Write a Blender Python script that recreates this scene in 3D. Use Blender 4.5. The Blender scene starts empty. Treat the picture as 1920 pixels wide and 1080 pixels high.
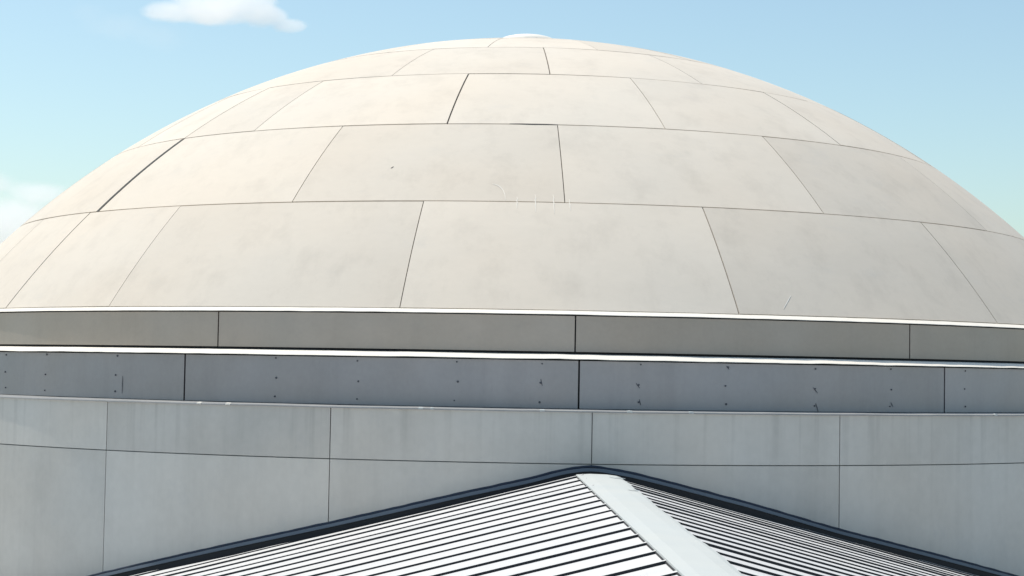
import bpy, bmesh, math, random
from mathutils import Vector, noise

random.seed(7)
R = math.radians
scene = bpy.context.scene
COL = scene.collection

# ------------------------------------------------------------------ camera
S = 9.0                       # metres per drum radius
CZ = 13.0                     # camera height above the ground
F_PX, PITCH, ROLL = 3229.5, 0.04658, 0.01724
cd = bpy.data.cameras.new('camera')
cam = bpy.data.objects.new('camera', cd)
COL.objects.link(cam)
cd.sensor_width = 36.0
cd.lens = F_PX / 1920 * 36
cd.clip_start = 0.05
cd.clip_end = 20000
Fw = Vector((0, math.cos(PITCH), math.sin(PITCH)))
R0 = Vector((1, 0, 0)); U0 = R0.cross(Fw)
Rt = R0 * math.cos(ROLL) + U0 * math.sin(ROLL)
Up = U0 * math.cos(ROLL) - R0 * math.sin(ROLL)
from mathutils import Matrix
M = Matrix((( Rt.x, Up.x, -Fw.x, 0), (Rt.y, Up.y, -Fw.y, 0), (Rt.z, Up.z, -Fw.z, 0), (0, 0, 0, 1)))
M.translation = Vector((0, 0, CZ))
cam.matrix_world = M
scene.camera = cam

# ------------------------------------------------------------------ sky, sun, exposure
SUN_EL, SUN_AZ = R(67), R(-62)          # azimuth from +Y, clockwise
world = bpy.data.worlds.new('World'); scene.world = world
world.use_nodes = True
nt = world.node_tree
bg = nt.nodes['Background']
sky = nt.nodes.new('ShaderNodeTexSky')
sky.sky_type = 'NISHITA'
sky.sun_disc = False
sky.sun_elevation = SUN_EL
sky.sun_rotation = SUN_AZ
sky.altitude = 0
sky.air_density = 1.0
sky.dust_density = 1.6
sky.ozone_density = 1.2
tint = nt.nodes.new('ShaderNodeVectorMath'); tint.operation = 'MULTIPLY'   # the hazy, slightly cyan air of that day
tint.inputs[1].default_value = (0.955, 1.03, 0.928)
nt.links.new(sky.outputs[0], tint.inputs[0])
nt.links.new(tint.outputs[0], bg.inputs[0])
bg.inputs[1].default_value = 0.136

sl = bpy.data.lights.new('sun', 'SUN')
sl.energy = 3.4
sl.angle = R(0.5)
sl.color = (1.0, 0.94, 0.84)
so = bpy.data.objects.new('sun', sl)
COL.objects.link(so)
sd = Vector((math.sin(SUN_AZ) * math.cos(SUN_EL), math.cos(SUN_AZ) * math.cos(SUN_EL), math.sin(SUN_EL)))
so.rotation_euler = sd.to_track_quat('Z', 'Y').to_euler()
so.location = (0, 0, 60)

vs = scene.view_settings
vs.view_transform = 'Standard'
vs.look = 'None'
vs.gamma = 1
vs.use_curve_mapping = False
vs.exposure = 0.35

# ------------------------------------------------------------------ helpers
def tag(o, label=None, cat=None, group=None, kind=None):
    if label: o['label'] = label
    if cat: o['category'] = cat
    if group: o['group'] = group
    if kind: o['kind'] = kind
    return o

def empty(name, loc):
    o = bpy.data.objects.new(name, None)
    COL.objects.link(o)
    o.location = loc
    return o

def build(name, verts, faces, mats, parent=None, smooth=False, midx=None):
    me = bpy.data.meshes.new(name)
    if parent is not None:
        base = parent
        off = Vector((0, 0, 0))
        while base is not None:
            off += base.location
            base = base.parent
        verts = [Vector(v) - off for v in verts]
    me.from_pydata([tuple(v) for v in verts], [], faces)
    if not isinstance(mats, (list, tuple)): mats = [mats]
    for m in mats: me.materials.append(m)
    if midx:
        for p, i in zip(me.polygons, midx): p.material_index = i
    if smooth:
        for p in me.polygons: p.use_smooth = True
    me.update()
    o = bpy.data.objects.new(name, me)
    COL.objects.link(o)
    if parent is not None: o.parent = parent
    return o

def W(x, y, z):               # model units -> metres
    return Vector((x * S, y * S, z * S + CZ))

CX, DD = 0.02033, 3.05252     # drum axis
def P(az, r, z):              # az degrees from the side that faces the camera, positive to the right
    a = R(az)
    return W(CX + r * math.sin(a), DD - r * math.cos(a), z)

# ------------------------------------------------------------------ materials
def nodes_of(name):
    m = bpy.data.materials.new(name)
    m.use_nodes = True
    return m, m.node_tree, m.node_tree.nodes['Principled BSDF']

def metal(name, col, rough=0.5, metallic=0.0, mottle=0.06, streak=0.0, stretch=(1, 1, 1), bump=0.02,
          panel_var=0.03, scale=1.0, spec=0.35, stain=0.0, stain_col=(0.2, 0.19, 0.17), hue=0.03, drip=None):
    m, t, b = nodes_of(name)
    N, L = t.nodes, t.links
    geo = N.new('ShaderNodeNewGeometry')
    mp = N.new('ShaderNodeMapping'); mp.inputs['Scale'].default_value = stretch
    L.new(geo.outputs['Position'], mp.inputs['Vector'])
    n1 = N.new('ShaderNodeTexNoise'); n1.inputs['Scale'].default_value = 0.9 * scale
    n1.inputs['Detail'].default_value = 6; n1.inputs['Roughness'].default_value = 0.62
    L.new(mp.outputs[0], n1.inputs['Vector'])
    n2 = N.new('ShaderNodeTexNoise'); n2.inputs['Scale'].default_value = 14 * scale
    n2.inputs['Detail'].default_value = 4
    L.new(mp.outputs[0], n2.inputs['Vector'])
    oi = N.new('ShaderNodeObjectInfo')
    def math_(op, a, c):
        q = N.new('ShaderNodeMath'); q.operation = op
        for i, v in enumerate((a, c)):
            if isinstance(v, (int, float)): q.inputs[i].default_value = v
            else: L.new(v, q.inputs[i])
        return q.outputs[0]
    v = math_('MULTIPLY', math_('SUBTRACT', n1.outputs[0], 0.5), mottle * 4)
    v2 = math_('MULTIPLY', math_('SUBTRACT', n2.outputs[0], 0.5), mottle * 1.2)
    v3 = math_('MULTIPLY', math_('SUBTRACT', oi.outputs['Random'], 0.5), panel_var * 2)
    tot = math_('ADD', math_('ADD', v, v2), math_('ADD', v3, 1.0))
    last = tot
    if streak:
        mp2 = N.new('ShaderNodeMapping'); mp2.inputs['Scale'].default_value = (2.2, 2.2, 0.14)
        L.new(geo.outputs['Position'], mp2.inputs['Vector'])
        n3 = N.new('ShaderNodeTexNoise'); n3.inputs['Scale'].default_value = 1.0
        n3.inputs['Detail'].default_value = 5; n3.inputs['Roughness'].default_value = 0.7
        L.new(mp2.outputs[0], n3.inputs['Vector'])
        rp = N.new('ShaderNodeMapRange'); rp.inputs['From Min'].default_value = 0.5
        rp.inputs['From Max'].default_value = 0.75
        L.new(n3.outputs[0], rp.inputs['Value'])
        last = math_('SUBTRACT', tot, math_('MULTIPLY', rp.outputs[0], streak))
    if drip:                      # dirty runs that start at a joint and fade out below it
        ztop, length, amt = drip
        sx = N.new('ShaderNodeSeparateXYZ'); L.new(geo.outputs['Position'], sx.inputs[0])
        mp3 = N.new('ShaderNodeMapping'); mp3.inputs['Scale'].default_value = (4.2, 4.2, 0.12)
        L.new(geo.outputs['Position'], mp3.inputs['Vector'])
        n6 = N.new('ShaderNodeTexNoise'); n6.inputs['Scale'].default_value = 2.0; n6.inputs['Detail'].default_value = 4
        L.new(mp3.outputs[0], n6.inputs['Vector'])
        r6 = N.new('ShaderNodeMapRange'); r6.inputs['From Min'].default_value = 0.53; r6.inputs['From Max'].default_value = 0.72
        L.new(n6.outputs[0], r6.inputs['Value'])
        r7 = N.new('ShaderNodeMapRange'); r7.inputs['From Min'].default_value = ztop - length; r7.inputs['From Max'].default_value = ztop
        r7.inputs['To Min'].default_value = 0.12
        L.new(sx.outputs['Z'], r7.inputs['Value'])
        last = math_('SUBTRACT', last, math_('MULTIPLY', math_('MULTIPLY', r6.outputs[0], r7.outputs[0]), amt))
    mix = N.new('ShaderNodeVectorMath'); mix.operation = 'SCALE'
    mix.inputs[0].default_value = col
    L.new(last, mix.inputs['Scale'])
    # slow hue drift between slightly warm and slightly cool
    n4 = N.new('ShaderNodeTexNoise'); n4.inputs['Scale'].default_value = 0.45 * scale
    L.new(geo.outputs['Position'], n4.inputs['Vector'])
    cr = N.new('ShaderNodeMix'); cr.data_type = 'RGBA'
    cr.inputs['A'].default_value = (1 - hue, 1.0, 1 + hue, 1); cr.inputs['B'].default_value = (1 + hue, 1.0, 1 - hue, 1)
    L.new(n4.outputs[0], cr.inputs['Factor'])
    mm = N.new('ShaderNodeVectorMath'); mm.operation = 'MULTIPLY'
    L.new(mix.outputs[0], mm.inputs[0]); L.new(cr.outputs['Result'], mm.inputs[1])
    out = mm.outputs[0]
    if stain:
        n5 = N.new('ShaderNodeTexNoise'); n5.inputs['Scale'].default_value = 2.3 * scale
        n5.inputs['Detail'].default_value = 8; n5.inputs['Roughness'].default_value = 0.7
        L.new(mp.outputs[0], n5.inputs['Vector'])
        r5 = N.new('ShaderNodeMapRange'); r5.inputs['From Min'].default_value = 0.58
        r5.inputs['From Max'].default_value = 0.8; r5.inputs['To Max'].default_value = stain
        L.new(n5.outputs[0], r5.inputs['Value'])
        ms = N.new('ShaderNodeMix'); ms.data_type = 'RGBA'
        ms.inputs['B'].default_value = (*stain_col, 1)
        L.new(out, ms.inputs['A']); L.new(r5.outputs[0], ms.inputs['Factor'])
        out = ms.outputs['Result']
    L.new(out, b.inputs['Base Color'])
    rr = N.new('ShaderNodeMapRange'); rr.inputs['To Min'].default_value = rough - 0.08
    rr.inputs['To Max'].default_value = rough + 0.1
    L.new(n1.outputs[0], rr.inputs['Value']); L.new(rr.outputs[0], b.inputs['Roughness'])
    b.inputs['Metallic'].default_value = metallic
    b.inputs['Specular IOR Level'].default_value = spec
    if bump:
        nb = N.new('ShaderNodeTexNoise'); nb.inputs['Scale'].default_value = 0.7
        nb.inputs['Detail'].default_value = 3
        L.new(mp.outputs[0], nb.inputs['Vector'])
        bp = N.new('ShaderNodeBump'); bp.inputs['Strength'].default_value = 0.35
        bp.inputs['Distance'].default_value = bump
        L.new(nb.outputs[0], bp.inputs['Height']); L.new(bp.outputs[0], b.inputs['Normal'])
    return m

M_DOME = metal('dome_cladding', (0.612, 0.552, 0.482), 0.72, 0.0, 0.045, 0.10, (0.6, 0.6, 1.4), 0.03, 0.055, 1.0, 0.12, 0.32, (0.46, 0.45, 0.435), 0.035)
M_BAND1 = metal('upper_band_cladding', (0.425, 0.37, 0.325), 0.46, 0.7, 0.075, 0.06, (1, 1, 1.2), 0.02, 0.06, 1.6, 0.35, 0.25, (0.30, 0.28, 0.27), 0.05)
M_BAND2 = metal('lower_band_cladding', (0.362, 0.352, 0.366), 0.44, 0.7, 0.085, 0.09, (1, 1, 0.8), 0.02, 0.09, 1.6, 0.35, 0.25, (0.24, 0.25, 0.28), 0.05)
M_WALL = metal('wall_cladding', (0.500, 0.485, 0.458), 0.48, 0.1, 0.10, 0.08, (0.8, 0.8, 0.7), 0.03, 0.10, 1.2, 0.3, 0.30, (0.36, 0.37, 0.39), 0.05, (CZ - 0.048 * S, 0.75, 0.20))
M_WHITE = metal('white_flashing', (0.74, 0.70, 0.64), 0.6, 0.0, 0.02, 0.0, (1, 1, 1), 0.01, 0.0, 2.0, 0.15)
M_SILL = metal('sill_flashing', (0.30, 0.30, 0.30), 0.4, 0.0, 0.10, 0.0, (1, 1, 1), 0.02, 0.0, 3.0)
M_ROOF = metal('roof_sheet', (0.57, 0.565, 0.57), 0.5, 0.0, 0.06, 0.0, (0.5, 3, 1), 0.004, 0.0, 1.0)
M_CAP = metal('ridge_membrane', (0.455, 0.475, 0.47), 0.8, 0.0, 0.02, 0.0, (1, 1, 1), 0.05, 0.0, 2.0)
M_SHADE = metal('shade_black', (0.032, 0.032, 0.036), 0.7, 0, 0.1, 0, (1, 1, 1), 0, 0)  # near-black: shade of rib fronts, slots, cap edge and gutter put into colour
M_DARK = metal('joint_backing', (0.03, 0.03, 0.032), 0.8, 0, 0.1, 0, (1, 1, 1), 0, 0)
M_JOINT = metal('dome_joint_sealant', (0.085, 0.075, 0.07), 0.8, 0, 0.25, 0, (1, 1, 1), 0, 0, 3.0)
M_WJOINT = metal('wall_joint_sealant', (0.25, 0.26, 0.265), 0.8, 0, 0.2, 0, (1, 1, 1), 0, 0)
M_FLASH = metal('blue_grey_flashing', (0.13, 0.155, 0.19), 0.5, 0, 0.10, 0, (1, 1, 1), 0.01, 0)
M_NAVY = metal('dark_navy', (0.022, 0.032, 0.055), 0.6, 0, 0.15, 0, (1, 1, 1), 0.01, 0)  # very dark blue of the thin line above the flashing
M_BOLT = metal('bolt_steel', (0.09, 0.095, 0.11), 0.5, 0.3, 0.05, 0, (1, 1, 1), 0, 0)
M_MARK = metal('pale_scuff', (0.74, 0.70, 0.64), 0.7, 0, 0.05, 0, (1, 1, 1), 0, 0)
M_CONC = metal('concrete_paving', (0.30, 0.29, 0.27), 0.85, 0, 0.08, 0, (0.1, 0.1, 0.1), 0, 0)
M_RENDER = metal('rendered_wall', (0.5, 0.49, 0.46), 0.85, 0, 0.06, 0.06, (1, 1, 1), 0.01, 0)

# ------------------------------------------------------------------ ground
g = 6000
gm = []
build('ground', [(-g, -g, 0), (g, -g, 0), (g, g, 0), (-g, g, 0)], [(0, 1, 2, 3)], M_CONC)['kind'] = 'structure'

# ------------------------------------------------------------------ domed building
A_, B_, ZC = 1.28504, 1.36697, -0.79896
def dome_r(z): return A_ * math.sqrt(max(0.0, 1 - ((z - ZC) / B_) ** 2))
def dome_n(z):
    r = dome_r(z); nr, nz = r / A_ ** 2, (z - ZC) / B_ ** 2
    l = math.hypot(nr, nz); return nr / l, nz / l
def DP(az, z, off=0.0):
    nr, nz = dome_n(z); return P(az, dome_r(z) + nr * off, z + nz * off)

bld = empty('domed_building', P(0, 0, -CZ / S))
tag(bld, 'round building with a pale beige panelled dome, grey bands and a curved wall', 'building')

def revolve(name, prof, mats, parent, a0=-180, a1=180, n=240, wob=0.0, midx=None, smooth=True, seed=0.0):
    """lathe an open profile [(r, z)...] round the drum axis"""
    full = (a1 - a0) >= 359.9
    vs_, fs, mi = [], [], []
    cols = n if full else n + 1
    for i in range(cols):
        az = a0 + (a1 - a0) * i / n
        for j, (r, z) in enumerate(prof):
            dz = 0
            if wob and 0 < j < len(prof) - 1:
                dz = wob * (noise.noise(Vector((az * 0.21, seed, 0))) + 0.6 * noise.noise(Vector((az * 0.8, seed + 9, 0))))
            vs_.append(P(az, r + dz * 0.6, z + dz))
    k = len(prof)
    for i in range(n):
        i2 = (i + 1) % cols
        for j in range(k - 1):
            fs.append((i * k + j, i2 * k + j, i2 * k + j + 1, i * k + j + 1))
            mi.append(midx[j] if midx else 0)
    return build(name, vs_, fs, mats, parent, smooth, mi)

def panel(name, az0, az1, z0, z1, surf, thick, mat, parent, na=10, nz=4, g0=0.0, g1=0.0, gz0=0.0, gz1=0.0, tilt=0.0, rfun=None):
    """one bent cladding sheet with real thickness; g*: gaps in model units at its edges"""
    r_mid = (rfun(0.5 * (z0 + z1)) if rfun else 1.0)
    vs_, fs = [], []
    Z0, Z1 = z0 + gz0, z1 - gz1
    for layer, off in ((0, 0.0), (1, -thick)):
        for j in range(nz + 1):
            z = Z0 + (Z1 - Z0) * j / nz
            rr = max(0.05, rfun(z)) if rfun else 1.0
            d0 = math.degrees(g0 / rr); d1 = math.degrees(g1 / rr)
            for i in range(na + 1):
                u = i / na
                az = (az0 + d0) + ((az1 - d1) - (az0 + d0)) * u
                vs_.append(surf(az, z, off + tilt * (u - 0.5) * (1 - layer)))
    n1 = (na + 1) * (nz + 1)
    def id_(l, j, i): return l * n1 + j * (na + 1) + i
    for j in range(nz):
        for i in range(na):
            fs.append((id_(0, j, i), id_(0, j, i + 1), id_(0, j + 1, i + 1), id_(0, j + 1, i)))
            fs.append((id_(1, j, i), id_(1, j + 1, i), id_(1, j + 1, i + 1), id_(1, j, i + 1)))
    nq = len(fs)
    rim = [(0, i) for i in range(na + 1)] + [(j, na) for j in range(1, nz + 1)] + [(nz, i) for i in range(na - 1, -1, -1)] + [(j, 0) for j in range(nz - 1, 0, -1)]
    b0 = len(vs_)                      # the rim has vertices of its own so the edge stays crisp
    for l in (0, 1):
        for (j, i) in rim: vs_.append(vs_[id_(l, j, i)])
    m = len(rim)
    for q in range(m):
        q2 = (q + 1) % m
        fs.append((b0 + q, b0 + m + q, b0 + m + q2, b0 + q2))
    o = build(name, vs_, fs, mat, parent)
    for p in o.data.polygons[:nq]: p.use_smooth = True
    return o

# --- the dome: dark sealed shell underneath, cladding sheets on top
Z_ROWS = [0.0705, 0.2122, 0.3321, 0.4277, 0.4955, 0.5375, 0.5640]
OFFS = [15, 3, 15, 3, 15, 3]
TH = 0.0022
zz = [0.06 + (0.5665 - 0.06) * math.sin(i / 39 * math.pi / 2) for i in range(40)]
prof = []
for z in zz:
    nr, nz_ = dome_n(z); prof.append((max(dome_r(z) - nr * TH * 0.95, 0.001), z - nz_ * TH * 0.95))
dome = revolve('dome', prof, M_JOINT, bld)
hair, bold = 0.00058, 0.0012
wide = {(1, -45): 0.0042, (2, -9): 0.0010, (3, 3): 0.0008, (0, 15): 0.0008, (0, 39): 0.0010, (0, -9): 0.0006, (2, 39): 0.0005, (2, -45): 0.0004,
        (2, -33): 0.00025, (3, -21): 0.0004, (1, 51): 0.0012, (1, 27): 0.0009, (0, -33): 0.00035}
for row in range(6):
    st = 24 if row < 5 else 48
    seams = [OFFS[row] - 24 * 8 + st * k for k in range(int(360 / st) + 1)]
    seams = [(s + 180) % 360 - 180 for s in seams[:-1]]
    if row == 0: seams.append(-46.2)
    if row == 2: seams.append(-45)
    seams.sort()
    for i, s in enumerate(seams):
        e = seams[(i + 1) % len(seams)]
        if e < s: e += 360
        ee = (e + 180) % 360 - 180
        w0 = wide.get((row, round(s)), hair); w1 = wide.get((row, round(ee)), hair)
        gz = 0.00062 if row < 3 else 0.0004
        panel('dome_panel', s, e, Z_ROWS[row], Z_ROWS[row + 1], DP, TH, M_DOME, dome, max(6, int((e - s) / 2)), 10,
              w0, w1, gz * random.uniform(.7, 1.3), gz * random.uniform(.7, 1.3), random.uniform(-.0006, .0006), dome_r)
# cap on the crown
cap = [(0.060, 0.560), (0.059, 0.574), (0.056, 0.5805), (0.0515, 0.5845), (0.044, 0.5880), (0.034, 0.5908), (0.022, 0.5928), (0.010, 0.5938), (0.0004, 0.5940)]
tag(revolve('dome_cap', cap, M_WHITE, bld, n=64), 'low white round cap on the crown of the dome')

# pale scuffs and one small drip arc on the dome
def stroke(parent, pts, w, mat, name='scuff_mark', surf=DP, off=0.00035):
    vs_, fs = [], []
    for i, (az, z) in enumerate(pts):
        a, b = pts[max(0, i - 1)], pts[min(len(pts) - 1, i + 1)]
        dx, dz = (b[0] - a[0]) * math.pi / 180, b[1] - a[1]
        l = math.hypot(dx, dz) or 1
        ww = w * (0.35 + 0.65 * math.sin(math.pi * (i + .5) / len(pts))) / 2
        px, pz = -dz / l * ww, dx / l * ww
        vs_ += [surf(az + math.degrees(px), z + pz, off), surf(az - math.degrees(px), z - pz, off)]
    for i in range(len(pts) - 1):
        k = i * 2; fs.append((k, k + 1, k + 3, k + 2))
    return build(name, vs_, fs, mat, parent)
for az, z0, z1 in ((-1.05, .203, .219), (0.5, .198, .223), (2.05, .197, .223), (3.4, .201, .217)):
    stroke(dome, [(az + .05 * math.sin(3 * k), z0 + (z1 - z0) * k / 6) for k in range(7)], 0.0013, M_MARK)
stroke(dome, [(-3.3 + 1.25 * math.sin(k / 8 * 1.6), .237 - .022 * (1 - math.cos(k / 8 * 1.6))) for k in range(9)], 0.0011, M_MARK)
stroke(dome, [(18.6 + k / 5, .079 + .017 * k / 5) for k in range(6)], 0.0011, M_MARK)
stroke(dome, [(-13.0, .2605), (-12.9, .2618), (-12.8, .263)], 0.0013, M_JOINT, 'dirt_spot')

stroke(dome, [(-2.2 + k * .52, .3321 + .0001 * math.sin(k)) for k in range(11)], 0.0017, M_DARK, 'open_joint')
# --- upper band
core_prof = [(0.9955, 0.0645), (0.9955, -0.0465)]
revolve('drum_core', core_prof, M_DARK, bld)
def cyl(r):
    return lambda az, z, off: P(az, r + off, z)
def ring_seams(first, step):
    k0 = math.ceil((-180 - first) / step); out = []
    k = k0
    while first + k * step < 180: out.append(first + k * step); k += 1
    return out
band1 = revolve('upper_band', [(0.9962, 0.0625), (0.9962, 0.0215)], M_DARK, bld)
def ring_panels(parent, name, seams, z0, z1, r, mat, gap, gz0, gz1, th=0.0025, nz=2, tiltmax=0.0004):
    for i, s in enumerate(seams):
        e = seams[i + 1] if i + 1 < len(seams) else seams[0] + 360
        panel(name, s, e, z0, z1, cyl(r), th, mat, parent, max(6, int((e - s) / 2)), nz, gap, gap, gz0, gz1,
              random.uniform(-tiltmax, tiltmax), lambda z: r)
ring_panels(band1, 'band_panel', ring_seams(3.22, 360 / 14), 0.0192, 0.0640, 0.9995, M_BAND1, 0.0009, 0.0017, 0.0004)
# --- lower band with rows of bolts
band2 = revolve('lower_band', [(1.0165, 0.0090), (1.0165, -0.0455)], M_DARK, bld)
ring_panels(band2, 'band_panel', ring_seams(3.40, 27.80), -0.0470, 0.0108, 1.0200, M_BAND2, 0.0011, 0.0008, 0.0007)
def bolt(az, z, parent, r0=1.0200, rad=0.00105, ln=0.0009):
    vs_, fs = [], []
    n = 8
    for k, (rr, ox) in enumerate(((1.0, -.0004), (1.0, ln * .6), (.6, ln))):
        for i in range(n):
            a = 2 * math.pi * i / n
            vs_.append(P(az + math.degrees(rad * rr * math.cos(a)), r0 + ox, z + rad * rr * math.sin(a)))
    for k in range(2):
        for i in range(n):
            j = (i + 1) % n
            fs.append((k * n + i, k * n + j, (k + 1) * n + j, (k + 1) * n + i))
    fs.append(tuple(range(2 * n, 3 * n)))
    return build('bolt', vs_, fs, M_BOLT, parent)
for az in (-44.4, -39.0, -31.4, -17.8, -11.8, -4.9, 0.9, 7.76, 13.95, 20.77, 27.15, 34.3, 41.46):
    for k, z in enumerate((0.0065, -0.0175, -0.0385)):
        bolt(az * .969 + random.uniform(-.12, .12), z + random.uniform(-.0012, .0012), band2, rad=random.uniform(.0009, .0014))

for az, z, l, sl_ in ((-30.8, -.040, .022, .0), (7.72, -.021, .006, -.25), (7.8, -.041, .007, -.1), (20.9, -.024, .007, -.35), (20.95, -.046, .010, -.2), (27.3, -.040, .006, -.2), (1.0, -.020, .008, -.1), (14.1, .003, .004, -.2)):
    stroke(band2, [(az * .969 + sl_ * k / 5, z + l * k / 5) for k in range(6)], 0.0010, M_BOLT, 'grime_streak', cyl(1.0200), .0005)

# --- white ledges: sloping drip flashing with a rounded nose
def ledge_prof(z, r_in, r_a, r_b, h):
    return [(r_in, z + 0.0018), (r_a, z + 0.0004), (r_a * .35 + r_b * .65, z - h * .55), (r_b, z - h * .88), (r_b + .0001, z - h), (r_b - .0015, z - h), (r_in, z - h * .8)]
led1 = revolve('ledge', ledge_prof(0.0690, 0.985, 0.9950, 1.0026, 0.0040), M_WHITE, bld, n=720, wob=0.0004, seed=1.0, smooth=False)
led1['label'] = 'thin white ledge directly under the dome'
led2 = revolve('ledge', ledge_prof(0.0166, 0.990, 1.0150, 1.0262, 0.0050), M_WHITE, bld, n=720, wob=0.0006, seed=5.0, smooth=False)
led2['label'] = 'thin white ledge between the two grey bands'

# --- the curved wall
RW = 1.0685
wall = revolve('curved_wall', [(RW - .003, -0.0500), (RW - .003, -1.443)], M_WJOINT, bld)
ws = ring_seams(4.0, 360 / 22)
ring_panels(wall, 'wall_panel', ws, -0.1086, -0.0485, RW, M_WALL, 0.00055, 0.0006, 0.0002, 0.0022)
ring_panels(wall, 'wall_panel', ws, -0.32, -0.1086, RW, M_WALL, 0.00055, 0.0006, 0.0006, 0.0022, 3)
ring_panels(wall, 'wall_panel', ws, -1.40, -0.32, RW, M_WALL, 0.00055, 0.0006, 0.0006, 0.0022, 6)
sill = revolve('wall_sill', [(0.985, -0.0463), (RW - .004, -0.0474), (RW + .0022, -0.0478), (RW + .0024, -0.0492), (RW - .001, -0.0494)], M_SILL, bld, n=720, wob=0.00045, seed=3.0, smooth=False)
# a few bright dabs on the sill edge
for az, w in ((-21.4, .3), (-19.3, .35), (-6.6, .3), (-5.9, .2), (0.9, .3), (6.3, .35), (10.2, .3), (33.2, .3), (38.4, .3)):
    a, b = az - w / 2, az + w / 2
    vs_ = []
    for q, (zz_, rr_) in ((0, (-.0492, 0)), (1, (-.0472, 0)), (2, (-.0466, -.003))):
        for u in range(5):
            aa = a + (b - a) * u / 4
            vs_.append(P(aa, RW + .0030 + rr_, zz_ + (.0005 * random.random() if 0 < u < 4 else 0)))
    build('bright_dab', vs_, [(k * 5 + i, k * 5 + i + 1, k * 5 + 5 + i + 1, k * 5 + 5 + i) for k in range(2) for i in range(4)], M_WHITE if -22 < az < -19 else M_CAP, sill)

# ------------------------------------------------------------------ gabled metal roof against the drum
TIP = Vector((0.1016, 1.955, 0))       # middle of the ridge at the wall
YAW = 0.0197
def RL(s, t, z):                       # s sideways (right +), t towards the camera from the tip
    x = TIP.x + s * math.cos(YAW) + t * math.sin(YAW)
    y = TIP.y + s * math.sin(YAW) - t * math.cos(YAW)
    return W(x, y, z)
TAN, Z_EDGE, HALF = 0.262, -0.1212, 0.0255
def roof_z(s):
    z = Z_EDGE - (TAN * max(0.0, s - HALF) if s > 0 else 0.257 * (max(0.0182, -s) - HALF))
    if s > 0: z -= 0.0035
    return z
annex = empty('metal_roofed_building', RL(0, 1.0, -CZ / S))
tag(annex, 'low building under a white ribbed metal gable roof that butts against the curved grey wall', 'building')
EAVE, NEAR, RS = 1.30, 2.6, RW + 0.028
def arc_t(s):                          # t of the roof's curved back edge at a given s
    x = TIP.x + s * math.cos(YAW)
    dx = x - CX
    if abs(dx) >= RS: return -0.75
    y = DD - math.sqrt(RS * RS - dx * dx)
    return (TIP.y + s * math.sin(YAW) - y) / math.cos(YAW)
def arc_s(t, side):                    # first s (from the ridge outwards) where t is outside the arc
    if t >= arc_t(side * HALF): return HALF * 0.6 if side > 0 else 0.0182
    lo, hi = HALF, EAVE
    for _ in range(40):
        m = (lo + hi) / 2
        if arc_t(side * m) < t: hi = m
        else: lo = m
    return hi
PITCHR = 0.0572
T_FIRST = 0.131
for side in (-1, 1):
    vs_, fs, mi = [], [], []
    tt = T_FIRST - PITCHR * 40
    slot = 0.0022
    rng = random.Random(11 + side)
    while tt < NEAR:
        # a pan between this rib and the next; cut by the arc at the back
        t0, t1 = tt, tt + PITCHR
        if t1 > -0.7:
            ta = max(t0, -0.7)
            nn = 14
            inner = [arc_s(ta + (t1 - ta) * k / 6, side) for k in range(7)]
            hr = 0.0015 * rng.uniform(0.75, 1.3); rw = rng.uniform(-.0015, .002)
            # cross profile along t: slot floor, pan, rib rise, rib top, rib front
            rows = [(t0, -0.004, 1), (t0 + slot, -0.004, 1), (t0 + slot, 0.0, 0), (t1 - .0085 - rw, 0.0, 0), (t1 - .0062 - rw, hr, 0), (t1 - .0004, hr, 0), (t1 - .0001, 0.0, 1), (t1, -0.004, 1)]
            base = len(vs_)
            for (t, h, mm) in rows:
                si = arc_s(t, side)
                for k in range(nn + 1):
                    u = k / nn
                    s = si + (EAVE - si) * u
                    if si < HALF and side > 0: s = si if k == 0 else HALF + (EAVE - HALF) * (k - 1) / (nn - 1)
                    wz = 0.00022 * noise.noise(Vector((s * 7, t * 14, side * 3))) if h >= 0 else 0
                    vs_.append(RL(side * s, t, roof_z(side * s) + h + wz))
            for j in range(len(rows) - 1):
                m_ = 1 if j in (0, 1, 5, 6) else 0  # slots and rib fronts take the near-black that paints their shade
                for k in range(nn):
                    a = base + j * (nn + 1) + k
                    f = (a, a + 1, a + nn + 2, a + nn + 1)
                    fs.append(f if side > 0 else f[::-1]); mi.append(m_)
        tt += PITCHR
    o = build('roof_slope', vs_, fs, [M_ROOF, M_SHADE], annex, False, mi)
    o['label'] = 'white ribbed metal roof slope falling to the ' + ('left' if side < 0 else 'right')

# ridge cap: a broad folded membrane, straight on the left, crumpled on the right
vs_, fs = [], []
nn = 150
for i in range(nn + 1):
    t = 0.000 + (NEAR - 0.0) * (i / nn) ** 1.3
    wig = 0.0024 * noise.noise(Vector((t * 7, 4.2, 0))) + 0.0007 * noise.noise(Vector((t * 25, 1.2, 0)))
    wd = 0.001 * noise.noise(Vector((t * 5, 8.2, 0)))
    sr = HALF + wig - 0.004 * min(1, t)
    zr = 0.0010 * abs(noise.noise(Vector((t * 22, 6.0, 0))))
    sl = HALF - 0.0066 * min(1.0, t)
    sec = [(-sl - .0002, -.0005), (-sl, 0.0026 + .0018 * min(1, t)), (-HALF * .4, 0.0036 + .0013 * min(1, t)), (HALF * .35, 0.0032 + wd * .5), (sr * .8, .0018 + zr * .3), (sr, 0.0002 + zr), (sr + .0006, -.0035)]
    for s, z in sec: vs_.append(RL(s, t, Z_EDGE + z))
k = 7
for i in range(nn):
    for j in range(k - 1):
        a = i * k + j; fs.append((a, a + 1, a + k + 1, a + k))
fs.append(tuple(range(k))[::-1])
rc = build('ridge_cap', vs_, fs, M_CAP, annex)
v2 = []
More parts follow.
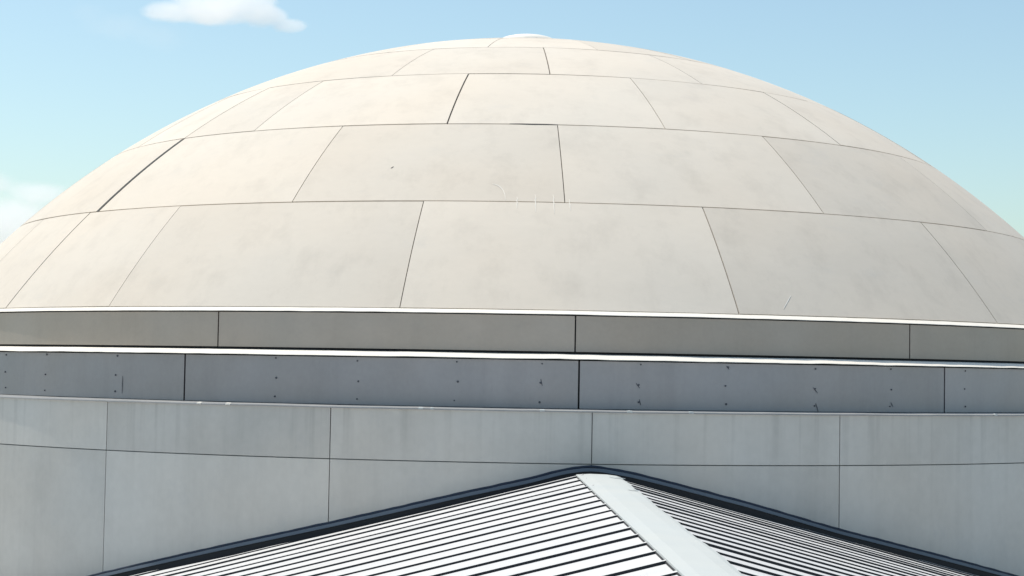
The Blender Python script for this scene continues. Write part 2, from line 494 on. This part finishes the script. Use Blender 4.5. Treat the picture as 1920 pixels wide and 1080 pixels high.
for i in range(nn + 1):
    t = NEAR * (i / nn) ** 1.3
    sl = HALF - 0.0066 * min(1.0, t)
    v2 += [RL(-sl + .0004, t, Z_EDGE + .0012 + .0018 * min(1, t)), RL(-sl - .0006, t, Z_EDGE + .0010 + .0018 * min(1, t)), RL(-sl - .0007, t, Z_EDGE - .003)]
build('edge_shade', v2, [(3 * i + q, 3 * i + q + 1, 3 * i + q + 4, 3 * i + q + 3) for i in range(nn) for q in range(2)], M_SHADE, rc)  # added dark strip painting the shade under the cap's left edge
rc['label'] = 'pale membrane ridge strip with a ragged right edge'
# laps in the membrane
for t0, s0, s1 in ((0.045, 0.008, 0.0262), (0.235, 0.012, 0.0245)):
    v2 = []
    for (dt, dz) in ((0.0, .0037), (0.006, .0040), (0.0068, .0034)):
        for u in range(9):
            s = s0 + (s1 - s0) * u / 8
            zb = 0.0034 - 0.0024 * max(0, (s / HALF)) ** 3
            v2.append(RL(s, t0 + dt + 0.006 * math.sin(u * .5), Z_EDGE + zb - 0.0034 + dz + (.0004 if dt < .007 else -.0004)))
    build('membrane_lap', v2, [(q * 9 + i, q * 9 + i + 1, q * 9 + 10 + i, q * 9 + 9 + i) for q in range(2) for i in range(8)], M_CAP, rc)

# upstand flashing that follows the roof up the curved wall
J = [(-60, -.40), (-45, -.335), (-37, -.298), (-28.84, -.2570), (-20.16, -.2165), (-11.86, -.1791), (-4.16, -.1432), (0.42, -.1233), (2.4, -.1128), (4.03, -.1090),
     (6.36, -.1157), (8.6, -.1255), (13.93, -.1500), (20.44, -.1830), (27.75, -.2150), (36.34, -.2525), (45, -.292), (60, -.36)]
def jz(az):
    for (a, z), (b, y) in zip(J, J[1:]):
        if a <= az <= b: return z + (y - z) * (az - a) / (b - a)
    return J[-1][1]
def follow(name, prof, mat, wob=0.0, seed=0):
    vs_, fs = [], []
    n = 480
    for i in range(n + 1):
        az = -60 + 120 * i / n
        # soften the kinks of the measured line
        z = sum(jz(az + d) for d in (-.5, 0, .5)) / 3
        dz = wob * noise.noise(Vector((az * 1.1, seed, 0)))
        for (r, h) in prof: vs_.append(P(az, RW + r, z + h + dz * (1 if h > -.004 else 0)))
    k = len(prof)
    for i in range(n):
        for j in range(k - 1):
            a = i * k + j; fs.append((a, a + k, a + k + 1, a + 1))
    return build(name, vs_, fs, mat, annex)
follow('navy_bead', [(0.0003, .0000), (.0020, -.0006), (.0024, -.0016), (.0022, -.0028)], M_NAVY, 0.0007, 2)  # thin dark-blue line along the top of the flashing
follow('wall_flashing', [(0.0010, -.0026), (.0036, -.0030), (.0044, -.0066), (.0036, -.0070)], M_FLASH, 0.0003, 6)
follow('gutter', [(0.0032, -.0068), (.0034, -.028), (.0300, -.030)], M_SHADE)  # channel coloured near-black to paint the shade of the gap

# annex walls below the eaves
def quad_wall(name, s0, t0, s1, t1, ztop0, ztop1):
    build(name, [RL(s0, t0, -CZ / S), RL(s1, t1, -CZ / S), RL(s1, t1, ztop1), RL(s0, t0, ztop0)], [(0, 1, 2, 3)], M_RENDER, annex)
ze = roof_z(EAVE * .97) - 0.01
quad_wall('wall', -EAVE * .97, -.7, -EAVE * .97, NEAR - .05, ze, ze)
quad_wall('wall', EAVE * .97, NEAR - .05, EAVE * .97, -.7, ze, ze)
build('gable_wall', [RL(-EAVE * .97, NEAR - .05, -CZ / S), RL(EAVE * .97, NEAR - .05, -CZ / S), RL(EAVE * .97, NEAR - .05, ze),
                     RL(0, NEAR - .05, Z_EDGE - .012), RL(-EAVE * .97, NEAR - .05, ze)], [(0, 1, 2, 3, 4)], M_RENDER, annex)

# ------------------------------------------------------------------ clouds: real volumes far behind
def px_dir(x, y):
    return (Fw + Rt * ((x - 960) / F_PX) - Up * ((y - 540) / F_PX))
def cloud(label, x, y, dist, lobes, dens, seed, nscale=2.6, soft=0.30):
    """one cloud: a closed hull filled with vapour gathered round a few lobes (x, y, half width, half height in photo pixels at its distance)"""
    mpp = dist / F_PX
    c = px_dir(x, y) * dist + Vector((0, 0, CZ))
    hw = max(abs(l[0] - x) + l[2] for l in lobes) * mpp * 1.15
    hh = max(abs(l[1] - y) + l[3] for l in lobes) * mpp * 1.25
    hd = 0.55 * hw
    bm = bmesh.new()
    bmesh.ops.create_icosphere(bm, subdivisions=4, radius=1.35)
    for v in bm.verts: v.co *= 1 + 0.08 * noise.noise(v.co * 1.7 + Vector((seed, 0, 0)))
    me = bpy.data.meshes.new('cloud'); bm.to_mesh(me); bm.free()
    m = bpy.data.materials.new('cloud_vapour'); m.use_nodes = True
    t = m.node_tree; t.nodes.remove(t.nodes['Principled BSDF'])
    N, L = t.nodes, t.links
    pv = N.new('ShaderNodeVolumePrincipled')
    pv.inputs['Color'].default_value = (0.995, 0.99, 0.99, 1)
    pv.inputs['Anisotropy'].default_value = 0.3
    tc = N.new('ShaderNodeTexCoord')
    nz = N.new('ShaderNodeTexNoise'); nz.inputs['Scale'].default_value = nscale
    nz.inputs['Detail'].default_value = 9; nz.inputs['Roughness'].default_value = 0.62
    mp = N.new('ShaderNodeMapping'); mp.inputs['Location'].default_value = (seed, seed * 2, 0)
    mp.inputs['Scale'].default_value = (1, 0.6, hh / hw * 1.8)
    L.new(tc.outputs['Object'], mp.inputs['Vector']); L.new(mp.outputs[0], nz.inputs['Vector'])
    best = None
    for (lx, ly, lw, lh) in lobes:
        ctr = Vector(((lx - x) * mpp / hw, 0, (y - ly) * mpp / hh))
        rad = Vector((lw * mpp / hw, max(.25, lw * mpp * .8 / hd), lh * mpp / hh))
        a = N.new('ShaderNodeVectorMath'); a.operation = 'SUBTRACT'; a.inputs[1].default_value = ctr
        L.new(tc.outputs['Object'], a.inputs[0])
        d = N.new('ShaderNodeVectorMath'); d.operation = 'DIVIDE'; d.inputs[1].default_value = rad
        L.new(a.outputs[0], d.inputs[0])
        ln = N.new('ShaderNodeVectorMath'); ln.operation = 'LENGTH'; L.new(d.outputs[0], ln.inputs[0])
        q = N.new('ShaderNodeMath'); q.operation = 'SUBTRACT'; q.inputs[0].default_value = 1.0
        L.new(ln.outputs['Value'], q.inputs[1])
        if best is None: best = q.outputs[0]
        else:
            mx = N.new('ShaderNodeMath'); mx.operation = 'SMOOTH_MAX'; mx.inputs[2].default_value = 0.25
            L.new(best, mx.inputs[0]); L.new(q.outputs[0], mx.inputs[1]); best = mx.outputs[0]
    ns = N.new('ShaderNodeMath'); ns.operation = 'MULTIPLY_ADD'; ns.inputs[1].default_value = 1.5; ns.inputs[2].default_value = -0.75
    L.new(nz.outputs[0], ns.inputs[0])
    ad = N.new('ShaderNodeMath'); L.new(ns.outputs[0], ad.inputs[0]); L.new(best, ad.inputs[1])
    rg = N.new('ShaderNodeMapRange'); rg.inputs['From Min'].default_value = 0.0; rg.inputs['From Max'].default_value = soft
    rg.inputs['To Max'].default_value = dens
    L.new(ad.outputs[0], rg.inputs['Value']); L.new(rg.outputs[0], pv.inputs['Density'])
    L.new(pv.outputs[0], N['Material Output'].inputs['Volume'])
    me.materials.append(m)
    o = bpy.data.objects.new('cloud', me); COL.objects.link(o)
    o.location = c; o.scale = (hw, hd, hh)
    tag(o, label, 'cloud', 'clouds in the sky')
    return o
cloud('bright white cloud at the top of the picture left of the dome', 420, 22, 2000,
      [(325, 25, 62, 20), (372, 12, 50, 26), (405, 22, 90, 28), (455, 12, 66, 36), (495, 26, 50, 22), (545, 46, 34, 14)], 0.028, 3.1)
cloud('very faint wisp of cloud to the left of the bright white cloud', 225, 48, 2000,
      [(165, 25, 40, 20), (220, 48, 80, 28), (300, 68, 70, 28)], 0.0022, 8.4, soft=0.6)
cloud('pale low cloud half hidden behind the left side of the dome', 30, 420, 2600,
      [(-10, 345, 45, 28), (70, 362, 80, 24), (20, 430, 150, 75)], 0.014, 12.7, soft=0.5)

scene.cycles.volume_bounces = 16
scene.cycles.max_bounces = 24
scene.cycles.volume_step_rate = 1.0
scene.cycles.volume_max_steps = 256
